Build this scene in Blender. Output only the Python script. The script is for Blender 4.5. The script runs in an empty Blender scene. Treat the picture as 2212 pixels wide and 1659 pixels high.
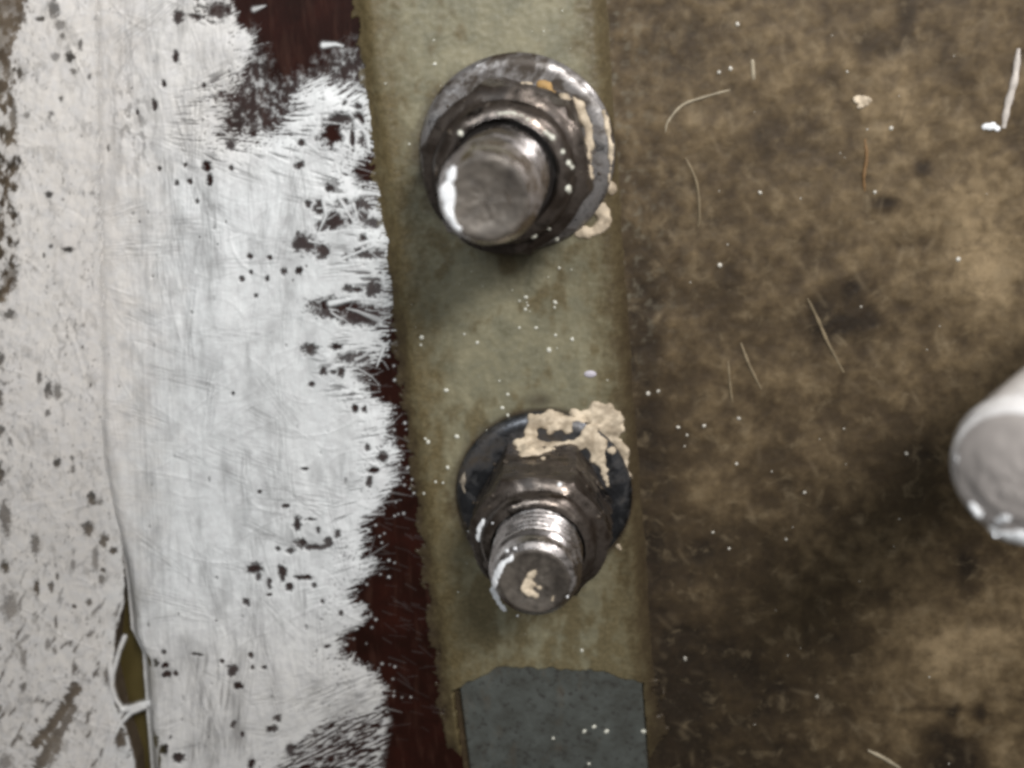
import bpy, bmesh, math, random
import numpy as np
from mathutils import Matrix, Vector
from mathutils.bvhtree import BVHTree

# 1 Blender unit = 1 cm (see unit settings below)
S = bpy.context.scene
S.unit_settings.system = 'METRIC'
S.unit_settings.scale_length = 0.01
COL = S.collection
rng = np.random.default_rng(11)
random.seed(5)

# ------------------------------------------------------------------ camera model
FPX = 2473.0
H = 12.0
_n = np.array([1300 - 1106, 829.5 - 56, -FPX]); _n /= np.linalg.norm(_n)
_z = -_n
_y = np.array([0, 1, 0.0]); _y -= _y.dot(_z) * _z; _y /= np.linalg.norm(_y)
_x = np.cross(_y, _z)
ROT = np.stack([_x, _y, _z])
CAM = np.array([0, 0, H])


def P(u, v, z=0.0):
    r = ROT @ np.array([u - 1106, 829.5 - v, -FPX])
    return CAM + (H - z) / (-r[2]) * r


def PD(u, v, depth):
    return CAM + ROT @ (np.array([u - 1106, 829.5 - v, -FPX]) * depth / FPX)


def to_uv(X, Y, Z=0.0):
    dx, dy, dz = X, Y, Z - H
    c0 = ROT[0, 0] * dx + ROT[1, 0] * dy + ROT[2, 0] * dz
    c1 = ROT[0, 1] * dx + ROT[1, 1] * dy + ROT[2, 1] * dz
    c2 = ROT[0, 2] * dx + ROT[1, 2] * dy + ROT[2, 2] * dz
    return 1106 + FPX * c0 / -c2, 829.5 - FPX * c1 / -c2


def depth_of(p):
    return -(ROT.T @ (np.array(p) - CAM))[2]


# ------------------------------------------------------------------ noise
def perlin(x, y, seed=0):
    r = np.random.default_rng(seed)
    perm = r.permutation(256); perm = np.concatenate([perm, perm])
    ang = r.random(256) * 2 * np.pi
    gx, gy = np.cos(ang), np.sin(ang)
    xi = np.floor(x).astype(np.int64); yi = np.floor(y).astype(np.int64)
    fx = x - xi; fy = y - yi
    sx = fx * fx * fx * (fx * (fx * 6 - 15) + 10); sy = fy * fy * fy * (fy * (fy * 6 - 15) + 10)
    a, b = xi & 255, yi & 255
    a1, b1 = (xi + 1) & 255, (yi + 1) & 255

    def g(i, j, dx, dy):
        h = perm[perm[i] + j]
        return gx[h] * dx + gy[h] * dy
    n0 = g(a, b, fx, fy) * (1 - sx) + g(a1, b, fx - 1, fy) * sx
    n1 = g(a, b1, fx, fy - 1) * (1 - sx) + g(a1, b1, fx - 1, fy - 1) * sx
    return (n0 * (1 - sy) + n1 * sy) * 1.5


def fbm(x, y, seed=0, octs=4, gain=0.55):
    t = np.zeros_like(x); a = 1.0; s = 0
    for k in range(octs):
        t += a * perlin(x * 2 ** k + 17.3 * k, y * 2 ** k - 9.1 * k, seed + k); s += a; a *= gain
    return t / s


def sstep(a, b, x):
    t = np.clip((x - a) / (b - a), 0, 1)
    return t * t * (3 - 2 * t)


def poly_sd(U, V, poly):
    """signed distance (+ inside) of points to a closed polygon"""
    poly = np.array(poly, float)
    d = np.full(U.shape, 1e9); ins = np.zeros(U.shape, bool)
    for (x0, y0), (x1, y1) in zip(poly, np.roll(poly, -1, 0)):
        ex, ey = x1 - x0, y1 - y0
        L = ex * ex + ey * ey + 1e-9
        t = np.clip(((U - x0) * ex + (V - y0) * ey) / L, 0, 1)
        d = np.minimum(d, (U - x0 - t * ex) ** 2 + (V - y0 - t * ey) ** 2)
        c = ((y0 > V) != (y1 > V))
        if abs(ey) > 1e-9:
            ins ^= c & (U < ex * (V - y0) / ey + x0)
    d = np.sqrt(d)
    return np.where(ins, d, -d)


def stroke(U, V, pts, w, apply, taper=True, seed=0):
    """calls apply(index, weight 0..1, along 0..1) for the grid points under a polyline brush mark"""
    pts = np.array(pts, float)
    u0, v0 = pts.min(0) - 3 * w; u1, v1 = pts.max(0) + 3 * w
    idx = np.nonzero((U > u0) & (U < u1) & (V > v0) & (V < v1))[0]
    if not len(idx):
        return
    u, v = U[idx], V[idx]
    seg = np.hypot(*np.diff(pts, axis=0).T); cum = np.concatenate([[0], np.cumsum(seg)])
    best = np.full(u.shape, 1e9); al = np.zeros(u.shape)
    for k in range(len(seg)):
        (x0, y0), (x1, y1) = pts[k], pts[k + 1]
        t = np.clip(((u - x0) * (x1 - x0) + (v - y0) * (y1 - y0)) / (seg[k] ** 2 + 1e-9), 0, 1)
        d = np.hypot(u - x0 - t * (x1 - x0), v - y0 - t * (y1 - y0))
        m = d < best
        best[m] = d[m]; al[m] = (cum[k] + t[m] * seg[k]) / cum[-1]
    ww = w * (1 - 0.75 * al) if taper else w
    apply(idx, np.exp(-(best / ww) ** 2 * 1.2), al)


# ------------------------------------------------------------------ objects
def tag(o, label=None, cat=None, group=None, kind=None):
    if label: o['label'] = label
    if cat: o['category'] = cat
    if group: o['group'] = group
    if kind: o['kind'] = kind
    return o


def link(name, me, mat=None, parent=None):
    o = bpy.data.objects.new(name, me); COL.objects.link(o)
    if mat: me.materials.append(mat)
    if parent: o.parent = parent
    return o


def mesh_np(name, verts, faces, attrs=None, smooth=True):
    me = bpy.data.meshes.new(name)
    verts = np.ascontiguousarray(verts, np.float32); faces = np.ascontiguousarray(faces, np.int32)
    nf, k = faces.shape
    me.vertices.add(len(verts)); me.vertices.foreach_set('co', verts.ravel())
    me.loops.add(nf * k); me.loops.foreach_set('vertex_index', faces.ravel())
    me.polygons.add(nf)
    me.polygons.foreach_set('loop_start', np.arange(nf, dtype=np.int32) * k)
    me.polygons.foreach_set('loop_total', np.full(nf, k, np.int32))
    me.polygons.foreach_set('use_smooth', np.full(nf, smooth, bool))
    for n, a in (attrs or {}).items():
        at = me.attributes.new(n, 'FLOAT', 'POINT'); at.data.foreach_set('value', np.ascontiguousarray(a, np.float32))
    me.update(); me.validate()
    return me


def grid(x0, x1, y0, y1, st):
    nx = int((x1 - x0) / st) + 1; ny = int((y1 - y0) / st) + 1
    X, Y = np.meshgrid(np.linspace(x0, x1, nx), np.linspace(y0, y1, ny))
    i = np.arange(nx * ny).reshape(ny, nx)
    F = np.stack([i[:-1, :-1], i[:-1, 1:], i[1:, 1:], i[1:, :-1]], -1).reshape(-1, 4)
    return X.ravel(), Y.ravel(), F


def trim(verts, F, keep, attrs):
    """drop the faces none of whose corners is kept, and the loose vertices"""
    F = F[keep[F].any(1)]
    used = np.zeros(len(verts), bool); used[F.ravel()] = True
    remap = np.cumsum(used) - 1
    return verts[used], remap[F], {k: a[used] for k, a in attrs.items()}


def slab(name, poly, ztop, thick, mat, parent=None, bev=0.03):
    """a board with the given outline (world xy), its top at ztop"""
    bm = bmesh.new()
    vs = [bm.verts.new((x, y, ztop - thick)) for x, y in poly]
    f = bm.faces.new(vs)
    r = bmesh.ops.extrude_face_region(bm, geom=[f])
    for g in r['geom']:
        if isinstance(g, bmesh.types.BMVert): g.co.z = ztop
    bmesh.ops.recalc_face_normals(bm, faces=bm.faces)
    ed = [e for e in bm.edges if all(abs(v.co.z - ztop) < 1e-5 for v in e.verts)]
    if bev: bmesh.ops.bevel(bm, geom=ed, offset=bev, segments=3, affect='EDGES', profile=0.6)
    me = bpy.data.meshes.new(name); bm.to_mesh(me); bm.free()
    return link(name, me, mat, parent)


# ------------------------------------------------------------------ materials
def mat(name):
    m = bpy.data.materials.new(name); m.use_nodes = True
    nt = m.node_tree
    return m, nt, nt.nodes['Principled BSDF']


def N(nt, kind, **kw):
    n = nt.nodes.new(kind)
    for k, v in kw.items():
        if k in n.inputs: n.inputs[k].default_value = v
        else: setattr(n, k, v)
    return n


def noise(nt, scale, detail=4, rough=0.6, vec=None, dist=0.0):
    n = N(nt, 'ShaderNodeTexNoise'); n.inputs['Scale'].default_value = scale
    n.inputs['Detail'].default_value = detail; n.inputs['Roughness'].default_value = rough; n.inputs['Distortion'].default_value = dist
    if vec is None:
        tc = N(nt, 'ShaderNodeTexCoord'); vec = tc.outputs['Object']
    nt.links.new(vec, n.inputs['Vector'])
    return n.outputs['Fac']


def mapped(nt, scale=(1, 1, 1), rot=(0, 0, 0)):
    tc = N(nt, 'ShaderNodeTexCoord'); m = N(nt, 'ShaderNodeMapping')
    m.inputs['Scale'].default_value = scale; m.inputs['Rotation'].default_value = rot
    nt.links.new(tc.outputs['Object'], m.inputs['Vector'])
    return m.outputs['Vector']


def ramp(nt, fac, stops):
    r = N(nt, 'ShaderNodeValToRGB'); el = r.color_ramp.elements
    while len(el) < len(stops): el.new(0.5)
    for e, (p, c) in zip(el, stops):
        e.position = p; e.color = (*c, 1) if len(c) == 3 else c
    nt.links.new(fac, r.inputs['Fac'])
    return r.outputs['Color']


def g3(v): return (v, v, v)


def mix(nt, fac, a, b, mode='MIX'):
    m = N(nt, 'ShaderNodeMix', data_type='RGBA', blend_type=mode)
    for s, val in ((0, fac), (6, a), (7, b)):
        if isinstance(val, (int, float)): m.inputs[s].default_value = val
        elif isinstance(val, tuple): m.inputs[s].default_value = (*val, 1)
        else: nt.links.new(val, m.inputs[s])
    return m.outputs[2]


def attr(nt, name):
    a = N(nt, 'ShaderNodeAttribute'); a.attribute_name = name
    return a.outputs['Fac']


def bump(nt, bsdf, h, strength=0.3, dist=0.02):
    b = N(nt, 'ShaderNodeBump'); b.inputs['Strength'].default_value = strength; b.inputs['Distance'].default_value = dist
    nt.links.new(h, b.inputs['Height']); nt.links.new(b.outputs['Normal'], bsdf.inputs['Normal'])


def paint_material():
    m, nt, b = mat('brushed_white_paint')
    warm = attr(nt, 'warm')
    n1 = noise(nt, 1.6, 5, 0.6, mapped(nt, (1, 0.35, 1), (0, 0, 0.12)))
    n2 = noise(nt, 9, 4, 0.65)
    cool = mix(nt, n1, (0.61, 0.635, 0.645), (0.72, 0.735, 0.735))
    beige = mix(nt, n1, (0.50, 0.455, 0.42), (0.60, 0.56, 0.51))
    c = mix(nt, warm, cool, beige)
    c = mix(nt, ramp(nt, n2, [(0.35, g3(0.45)), (0.6, g3(0))]), c, (0.48, 0.48, 0.49))
    nt.links.new(c, b.inputs['Base Color'])
    nt.links.new(attr(nt, 'cover'), b.inputs['Alpha'])
    b.inputs['Roughness'].default_value = 0.42
    b.inputs['Specular IOR Level'].default_value = 0.35
    bump(nt, b, noise(nt, 30, 3, 0.5, mapped(nt, (1, 0.5, 1))), 0.12, 0.01)
    return m


def maroon_material():
    m, nt, b = mat('maroon_gloss')
    n = noise(nt, 2.2, 6, 0.65)
    streak = noise(nt, 14, 4, 0.6, mapped(nt, (0.7, 0.12, 1), (0, 0, 0.1)))
    c = ramp(nt, n, [(0.3, (0.010, 0.0038, 0.0025)), (0.55, (0.018, 0.0055, 0.0038)), (0.8, (0.031, 0.008, 0.005))])
    c = mix(nt, ramp(nt, streak, [(0.52, g3(0)), (0.78, g3(0.55))]), c, (0.055, 0.026, 0.018))
    nt.links.new(c, b.inputs['Base Color'])
    b.inputs['Roughness'].default_value = 0.42
    b.inputs['Specular IOR Level'].default_value = 0.10
    bump(nt, b, streak, 0.25, 0.02)
    return m


def brown_board_material():
    m, nt, b = mat('brown_board_face')
    n = noise(nt, 2.5, 6, 0.7)
    nt.links.new(ramp(nt, n, [(0.3, (0.06, 0.042, 0.026)), (0.55, (0.12, 0.09, 0.06)), (0.8, (0.21, 0.17, 0.12))]), b.inputs['Base Color'])
    b.inputs['Roughness'].default_value = 0.7
    bump(nt, b, noise(nt, 20, 4), 0.4, 0.02)
    return m


def base_material():
    m, nt, b = mat('grimy_brown_surface')
    tone = attr(nt, 'tone')
    n = noise(nt, 4.2, 5, 0.58, dist=0.5)
    fine = noise(nt, 15, 5, 0.65, mapped(nt, (1, 0.8, 1), (0, 0, 0.25)))
    c = ramp(nt, tone, [(0.0, (0.018, 0.0125, 0.0075)), (0.35, (0.052, 0.036, 0.019)), (0.62, (0.112, 0.080, 0.043)), (1.0, (0.245, 0.182, 0.105))])
    c = mix(nt, ramp(nt, n, [(0.34, g3(0.45)), (0.52, g3(0))]), c, (0.032, 0.021, 0.012))
    c = mix(nt, ramp(nt, n, [(0.56, g3(0)), (0.78, g3(0.6))]), c, (0.20, 0.155, 0.095))
    c = mix(nt, ramp(nt, fine, [(0.54, g3(0)), (0.8, g3(0.14))]), c, (0.17, 0.13, 0.08))
    c = mix(nt, ramp(nt, fine, [(0.22, g3(0.4)), (0.45, g3(0))]), c, (0.03, 0.021, 0.012))
    c = mix(nt, attr(nt, 'grey'), c, (0.15, 0.135, 0.10))
    c = mix(nt, attr(nt, 'fib'), c, (0.24, 0.185, 0.115))
    c = mix(nt, attr(nt, 'pit'), c, (0.022, 0.015, 0.009))
    nt.links.new(c, b.inputs['Base Color'])
    b.inputs['Roughness'].default_value = 0.62
    b.inputs['Specular IOR Level'].default_value = 0.22
    bump(nt, b, fine, 0.12, 0.03)
    return m


def resin_material():
    m, nt, b = mat('resin_coated_metal')
    edge = attr(nt, 'edge')
    n = noise(nt, 3.2, 6, 0.66, dist=0.4)
    fine = noise(nt, 20, 5, 0.7)
    hair = noise(nt, 26, 3, 0.6, mapped(nt, (0.25, 1.1, 1), (0, 0, -0.35)))
    c = ramp(nt, n, [(0.3, (0.13, 0.127, 0.090)), (0.5, (0.172, 0.160, 0.104)), (0.72, (0.235, 0.215, 0.14))])
    c = mix(nt, ramp(nt, n, [(0.3, g3(0.35)), (0.42, g3(0))]), c, (0.10, 0.085, 0.035))
    c = mix(nt, ramp(nt, fine, [(0.54, g3(0)), (0.82, g3(0.55))]), c, (0.28, 0.27, 0.21))
    c = mix(nt, ramp(nt, hair, [(0.62, g3(0)), (0.8, g3(0.45))]), c, (0.28, 0.26, 0.18))
    brown = mix(nt, ramp(nt, fine, [(0.3, g3(0)), (0.7, g3(1))]), (0.058, 0.043, 0.017), (0.140, 0.108, 0.052))
    c = mix(nt, edge, c, brown)
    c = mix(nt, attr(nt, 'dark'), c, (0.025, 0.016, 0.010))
    nt.links.new(c, b.inputs['Base Color'])
    b.inputs['Roughness'].default_value = 0.46
    b.inputs['Specular IOR Level'].default_value = 0.35
    bump(nt, b, fine, 0.25, 0.015)
    return m


def strip_material():
    m, nt, b = mat('bare_grey_strip')
    n = noise(nt, 4, 6, 0.65)
    pits = noise(nt, 17, 3, 0.5)
    c = ramp(nt, n, [(0.3, (0.042, 0.043, 0.037)), (0.55, (0.066, 0.072, 0.066)), (0.8, (0.095, 0.102, 0.094))])
    c = mix(nt, ramp(nt, pits, [(0.30, g3(0.85)), (0.44, g3(0))]), c, (0.028, 0.026, 0.023))
    amb = noise(nt, 1.6, 5, 0.7, mapped(nt, (1.6, 0.7, 1)))
    c = mix(nt, ramp(nt, amb, [(0.56, g3(0)), (0.72, g3(0.5))]), c, (0.085, 0.062, 0.04))
    nt.links.new(c, b.inputs['Base Color'])
    b.inputs['Roughness'].default_value = 0.5
    bump(nt, b, pits, 0.3, 0.02)
    return m


def metal_material(name, clean, grime, amount, rough, scale=6.0, metallic=1.0):
    m, nt, b = mat(name)
    n = noise(nt, scale, 6, 0.65, dist=0.5)
    f = noise(nt, scale * 6, 4, 0.6)
    k = ramp(nt, n, [(amount - 0.10, g3(1)), (amount + 0.12, g3(0))])
    c = mix(nt, k, clean, grime)
    c = mix(nt, ramp(nt, f, [(0.3, g3(0.5)), (0.5, g3(0))]), c, tuple(0.4 * x for x in grime))
    nt.links.new(c, b.inputs['Base Color'])
    nt.links.new(ramp(nt, k, [(0, g3(metallic)), (1, g3(metallic * 0.25))]), b.inputs['Metallic'])
    nt.links.new(ramp(nt, k, [(0, g3(rough)), (1, g3(min(0.75, rough + 0.25)))]), b.inputs['Roughness'])
    bump(nt, b, f, 0.3, 0.012)
    return m


def plain(name, col, rough=0.6, var=0.25, scale=12, spec=0.3):
    m, nt, b = mat(name)
    n = noise(nt, scale, 5, 0.65)
    nt.links.new(ramp(nt, n, [(0.25, tuple(c * (1 - var) for c in col)), (0.75, tuple(min(1, c * (1 + var)) for c in col))]), b.inputs['Base Color'])
    b.inputs['Roughness'].default_value = rough
    b.inputs['Specular IOR Level'].default_value = spec
    bump(nt, b, noise(nt, scale * 3, 4), 0.3, 0.012)
    return m


M_PAINT = paint_material()
M_MAROON = maroon_material()
M_BOARD = brown_board_material()
M_BASE = base_material()
M_RESIN = resin_material()
M_STRIP = strip_material()
M_PUTTY = plain('beige_putty', (0.53, 0.45, 0.34), 0.62, 0.42, 8)
_nt = M_PUTTY.node_tree; _b = _nt.nodes['Principled BSDF']
_src = _b.inputs['Base Color'].links[0].from_socket
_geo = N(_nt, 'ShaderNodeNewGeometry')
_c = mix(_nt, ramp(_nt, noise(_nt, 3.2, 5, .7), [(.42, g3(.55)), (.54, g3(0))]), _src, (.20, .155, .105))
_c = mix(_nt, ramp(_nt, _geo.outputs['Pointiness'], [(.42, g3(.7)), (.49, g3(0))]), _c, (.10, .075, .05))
_nt.links.new(_c, _b.inputs['Base Color'])
M_WHITE = plain('white_paint_dab', (0.74, 0.76, 0.78), 0.4, 0.08, 9)
M_SPECK = plain('pale_spatter_glint', (0.54, 0.54, 0.47), 0.35, 0.15, 5, 0.5)  # spatter specks, also the beads that stand in for glints
M_FIBRE3 = plain('pale_thread', (0.50, 0.46, 0.42), 0.5, 0.35, 5)
M_DUST = plain('dull_spatter', (0.42, 0.40, 0.35), 0.35, 0.45, 3, 0.5)
M_FIBRE = plain('pale_fibre', (0.17, 0.135, 0.085), 0.5, 0.45, 4)
M_FIBRE2 = plain('whitish_fibre', (0.29, 0.25, 0.18), 0.5, 0.45, 4)
M_OLIVE = plain('olive_backing', (0.075, 0.057, 0.018), 0.6, 0.12, 2)
M_WASHER = metal_material('worn_washer_steel', (0.46, 0.45, 0.45), (0.04, 0.029, 0.02), 0.52, 0.26, 2.4)
M_WASHER_D = metal_material('dark_washer_steel', (0.10, 0.105, 0.115), (0.05, 0.04, 0.03), 0.45, 0.38, 3.0)
M_NUT = metal_material('grimy_nut_steel', (0.15, 0.128, 0.112), (0.020, 0.014, 0.010), 0.50, 0.20, 3.0)
M_SHANK = metal_material('thread_steel', (0.64, 0.61, 0.60), (0.075, 0.057, 0.045), 0.39, 0.27, 3.0)
M_TIP = metal_material('sooty_bolt_end', (0.135, 0.118, 0.100), (0.030, 0.024, 0.019), 0.48, 0.45, 2.2, 0.35)
M_BRIGHT = metal_material('bright_bolt_steel', (0.90, 0.89, 0.89), (0.74, 0.70, 0.68), 0.27, 0.13, 3.0, 0.25)
M_PALE = plain('pale_grey_bolt_end', (0.31, 0.285, 0.27), 0.28, 0.3, 1.6, 0.8)
M_INSERT = plain('black_gap', (0.012, 0.010, 0.009), 0.5, 0.2, 6)

# ------------------------------------------------------------------ outlines in photo coordinates (2212 x 1659), mapped to the ground
def strip_left(v): return 762 + (950 - 762) * v / 1490.0
def strip_right(v): return 1282 + 118 * v / 1659.0


def edge_u(v):
    return np.interp(v, [-400, 600, 900, 1115, 1211, 1300, 1375, 1425, 1514, 1638, 2100],
                     [205, 215, 228, 235, 256, 266, 272, 297, 303, 313, 345])


RIGHT = [(500, -300), (505, 0), (512, 46), (550, 75), (546, 107), (530, 160), (484, 215), (478, 285), (557, 300), (599, 280), (640, 215),
         (668, 170), (706, 171), (760, 192), (800, 215), (812, 260), (798, 318), (763, 372), (772, 392), (841, 414), (800, 425), (820, 455),
         (848, 498), (862, 519), (838, 555), (830, 569), (838, 608), (846, 648), (835, 690), (827, 719), (830, 747), (813, 770), (770, 792),
         (777, 815), (809, 861), (846, 879), (841, 939), (864, 978), (845, 1010), (852, 1030), (845, 1053), (823, 1082), (813, 1105),
         (787, 1133), (790, 1204), (815, 1216), (797, 1233), (751, 1280), (784, 1311), (783, 1339), (733, 1371), (735, 1410), (801, 1439),
         (826, 1478), (829, 1503), (812, 1526), (719, 1556), (655, 1596), (610, 1650), (560, 1800), (540, 2000)]
HOLES = """146 53 14 11;187 96 6 10;133 123 9 9;165 121 12 11;172 153 9 6;206 165 5 7;148 77 6 7;71 247 7 8;30 146 10 24;57 156 7 13;382 125 8 14
336 228 7 12;388 36 12 15;420 36 20 6;473 22 24 16;357 181 5 8;443 185 5 6;484 203 13 10;448 359 11 11;455 388 7 14;501 363 5 6;384 395 6 6
413 391 6 8;501 313 10 11;402 356 4 5;119 416 9 8;123 526 5 5;160 534 13 7;541 553 7 6;583 555 6 6;544 587 5 5;240 320 5 8;299 242 4 6
427 434 5 5;146 213 5 7;125 242 6 6;347 363 4 6;130 20 12 24;100 40 10 6;43 250 8 34;36 594 18 28;20 628 8 14;36 672 14 10;14 768 10 16
14 850 8 22;12 923 12 12;32 946 6 10;98 806 7 14;117 833 9 16;137 836 9 18;116 884 7 7;133 993 9 10;165 982 5 6;164 1007 5 11;203 1071 10 14
220 1080 10 9;192 1135 14 10;505 848 4 5;562 1060 5 5;555 637 5 6;526 600 6 6;580 600 5 7;3 1014 16 24;14 1117 14 38;192 1140 12 16
224 1165 10 16;204 1208 7 26;245 1190 9 7;220 1234 6 6;217 1256 6 14;75 1176 9 22;9 1226 10 16;18 1314 18 30;75 1272 7 22;107 1272 6 12
121 1247 4 9;156 1222 5 14;188 1304 7 7;156 1314 5 5;117 1350 4 14;100 1396 6 14;114 1409 5 9;46 1428 8 18;46 1489 8 10;165 1492 8 8
7 1652 14 16;96 1645 25 14;75 1560 4 6;228 1464 8 18;256 1600 13 24;320 1428 9 13;341 1426 6 10;359 1435 8 7;363 1453 10 7;382 1451 5 8
356 1405 5 7;427 1410 14 4;482 1425 5 5;505 1446 10 13;517 1478 11 10;544 1412 6 6;548 1439 6 5;573 1439 6 5;505 1563 7 11;525 1583 5 7
551 1225 17 13;560 1243 8 9;583 1257 6 12;583 1282 7 4;534 1297 7 8;336 1600 12 15;356 1613 9 11;388 1634 14 10;347 1640 4 20;544 1645 9 12
585 1572 8 9;645 1126 9 18;673 1119 11 4;652 1169 16 12;684 1179 30 8;710 1169 9 11;630 1186 10 7;730 1151 8 10;689 1142 5 7;602 1183 6 5
620 1090 8 5;612 1233 9 20;627 1265 7 8;659 1245 18 6;680 1261 6 6;698 1297 5 5;737 1323 5 6;709 1393 8 4;600 1549 10 8;591 1571 10 9
629 1617 12 15;615 585 8 9;647 584 6 7;754 623 8 7;772 623 9 5;806 623 14 14;672 753 16 9;699 799 7 8;722 802 6 5;738 801 9 12;674 829 7 7
727 747 10 6;770 772 28 11;768 881 7 9;788 882 6 9;827 986 12 11;795 964 8 9;809 1014 14 8;799 1039 7 12;660 1010 10 4;617 1090 8 5
720 285 21 24;731 256 24 11;777 256 9 14;784 302 8 12;763 299 4 20;653 309 8 7;649 357 8 7;713 405 8 9;692 448 9 13;667 439 6 6
722 477 16 18;695 491 11 11;656 526 24 17;699 541 14 15;742 437 12 6;758 470 6 14;770 445 8 10;793 441 16 12;784 466 10 8;806 480 18 9
788 519 9 9;749 555 9 7;795 548 24 9;774 537 6 6;774 228 10 7;745 222 6 7;730 660 45 14;715 672 30 12;790 680 38 17;760 690 24 9;785 374 14 24"""
HOLES = [tuple(float(t) for t in h.split()) for h in HOLES.replace('\n', ';').split(';')]


def punch(U, V, cover, lo, hi):
    wob_u = fbm(U / 8, V / 8, 301, 3) + .8 * fbm(U / 22, V / 22, 303, 2); wob_v = fbm(U / 8, V / 8, 307, 3) + .8 * fbm(U / 22, V / 22, 309, 2)
    extra = []
    for k in range(110):
        # stray pinholes, denser where the coat thins near its margins
        w = rng.random()
        if w < 0.22: u, v = rng.uniform(0, 240), rng.uniform(0, 1659)
        else: v = rng.uniform(0, 1659); u = rng.uniform(240, 840)
        r = rng.uniform(2.0, 4.2); extra.append((u, v, r * rng.uniform(.7, 1.1), r * rng.uniform(.9, 1.7)))
    n0 = len(HOLES)
    for k, (u, v, ru, rv) in enumerate(HOLES + extra):
        if not lo - 40 < u < hi + 40: continue
        if u > 640 and 230 < v < 800 and k < n0: ru, rv = ru * 1.3, rv * 1.3
        R = max(ru, rv) * 1.8 + 8
        i = np.nonzero((abs(U - u) < R) & (abs(V - v) < R))[0]
        if not len(i): continue
        q = np.hypot((U[i] - u) / ru + .62 * wob_u[i], (V[i] - v) / rv + .62 * wob_v[i])
        c = sstep(0.60, 1.42, q)
        depth = (rng.uniform(.9, 1.0) if u > 235 else rng.uniform(.6, .95)) if k < n0 else rng.uniform(.2, .8)
        cover[i] = np.minimum(cover[i], 1 - depth * (1 - c))


def coat_relief(U, V):
    a = 0.35
    s = fbm((U * math.cos(a) + V * math.sin(a)) / 16, (V * math.cos(a) - U * math.sin(a)) / 55, 41, 4)
    t = fbm(U / 14, V / 16, 51, 4)
    return 0.009 * s + 0.005 * t + 0.018 * fbm(U / 70, V / 110, 61, 3)


def ridges(U, V, h, cover, n, ulo, uhi, seed):
    r = np.random.default_rng(seed)
    for k in range(n):
        u, v = r.uniform(ulo, uhi), r.uniform(-60, 1720)
        a = r.choice([0.45, 0.6, 1.35, 1.75, -0.5, 2.5, 0.15]) + r.normal(0, .22); L = r.uniform(40, 210)
        bend = r.normal(0, .35)
        pts = [(u + L * t * math.cos(a + bend * t), v + L * t * math.sin(a + bend * t)) for t in np.linspace(-.5, .5, 7)]
        amp = r.uniform(.001, .007) * r.choice([1, 1, 1, -0.6])
        w = r.uniform(1.6, 4.2)

        def ap(i, g, al): h[i] += amp * g * np.sin(np.pi * np.clip(al, 0, 1)) ** .5
        stroke(U, V, pts, w, ap, False)


# ================================================================== the setting
x, y, F = grid(-12, 11, -15, 8, 0.35)
bz = np.full(x.shape, -0.5) + 0.02 * fbm(x / 2, y / 2, 3, 2)
backing = link('backing_surface', mesh_np('backing_surface', np.stack([x, y, bz], 1), F), M_OLIVE)
tag(backing, 'plain olive brown surface seen deep in the gap between the two painted panels', 'surface', kind='structure')

BX0, BX1, BY0, BY1, BST = -2.0, 8.6, -11.0, 3.6, 0.0165
x, y, F = grid(BX0, BX1, BY0, BY1, BST)
u, v = to_uv(x, y)
grain = fbm((u * .62 + v * .78) / 240, (v * .62 - u * .78) / 46, 71, 5)
patch = fbm(u / 190, v / 190, 81, 5)
mott = fbm(u / 42, v / 42, 91, 5)
tone = 0.47 + 0.36 * patch + 0.32 * mott + 0.09 * fbm(u / 17, v / 19, 93, 4) + 0.10 * np.exp(-((u - 1450) / 130) ** 2) * fbm(u / 8, v / 8, 95, 3) * sstep(900, 500, v) + 0.06 * grain
side = u - strip_right(v)
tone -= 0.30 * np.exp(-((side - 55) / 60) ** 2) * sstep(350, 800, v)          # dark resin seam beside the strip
for (su, sv, ru, rv, a) in [(1990, 365, 16, 22, .6), (1920, 440, 18, 14, .55), (1900, 445, 22, 16, .4), (1840, 625, 40, 30, .6), (1800, 700, 60, 26, .45),
                            (1870, 690, 60, 30, .35), (1760, 660, 30, 26, .3), (2060, 1540, 16, 16, .6), (2116, 1538, 16, 16, .6), (2090, 1215, 22, 40, .55),
                            (2075, 1640, 60, 45, .65), (1960, 970, 70, 60, .35), (1990, 1060, 50, 70, .35), (1640, 300, 46, 30, .25), (1800, 170, 30, 20, .3),  # the pair left of the right stud is its soft shadow, painted in
                            (1880, 95, 70, 26, .35), (1960, 30, 24, 50, .25), (2080, 150, 40, 60, .25), (1800, 1385, 60, 30, .2), (1900, 1290, 40, 24, .3),
                            (2030, 1590, 40, 20, .45), (1990, 1535, 80, 8, .3), (1560, 600, 40, 40, .2), (1700, 1010, 60, 60, .2), (1540, 1180, 50, 50, .25),
                            (1700, 1560, 210, 150, .24), (1500, 1560, 120, 120, .2), (1640, 1250, 110, 90, .15), (1560, 1420, 110, 80, .15)]:  # broad patches here put the lower-centre shade into the tone
    tone -= (.95 if ru < 70 else .8) * a * np.exp(-(((u - su + 16 * mott) / ru) ** 2 + ((v - sv + 16 * patch) / rv) ** 2))
for (su, sv, ru, rv, a) in [(1950, 250, 170, 150, .16), (2120, 480, 90, 160, .25), (2150, 600, 70, 90, .25), (1720, 220, 120, 120, .08), (2080, 1440, 130, 120, .22),
                            (1900, 1430, 150, 120, .12), (2170, 1620, 80, 80, .25), (2180, 1300, 60, 90, .16), (1960, 560, 120, 80, .1)]:
    tone += 1.3 * a * np.exp(-(((u - su) / ru) ** 2 + ((v - sv) / rv) ** 2))
tone -= .13 * sstep(230, 20, side) * sstep(250, 700, v) + .10 * np.exp(-((u - 1720) / 330) ** 2 - ((v - 1480) / 330) ** 2)  # darker beside the strip; the broad lower patch is painted shade
fib = np.zeros_like(u)
rf = np.random.default_rng(99)
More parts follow.
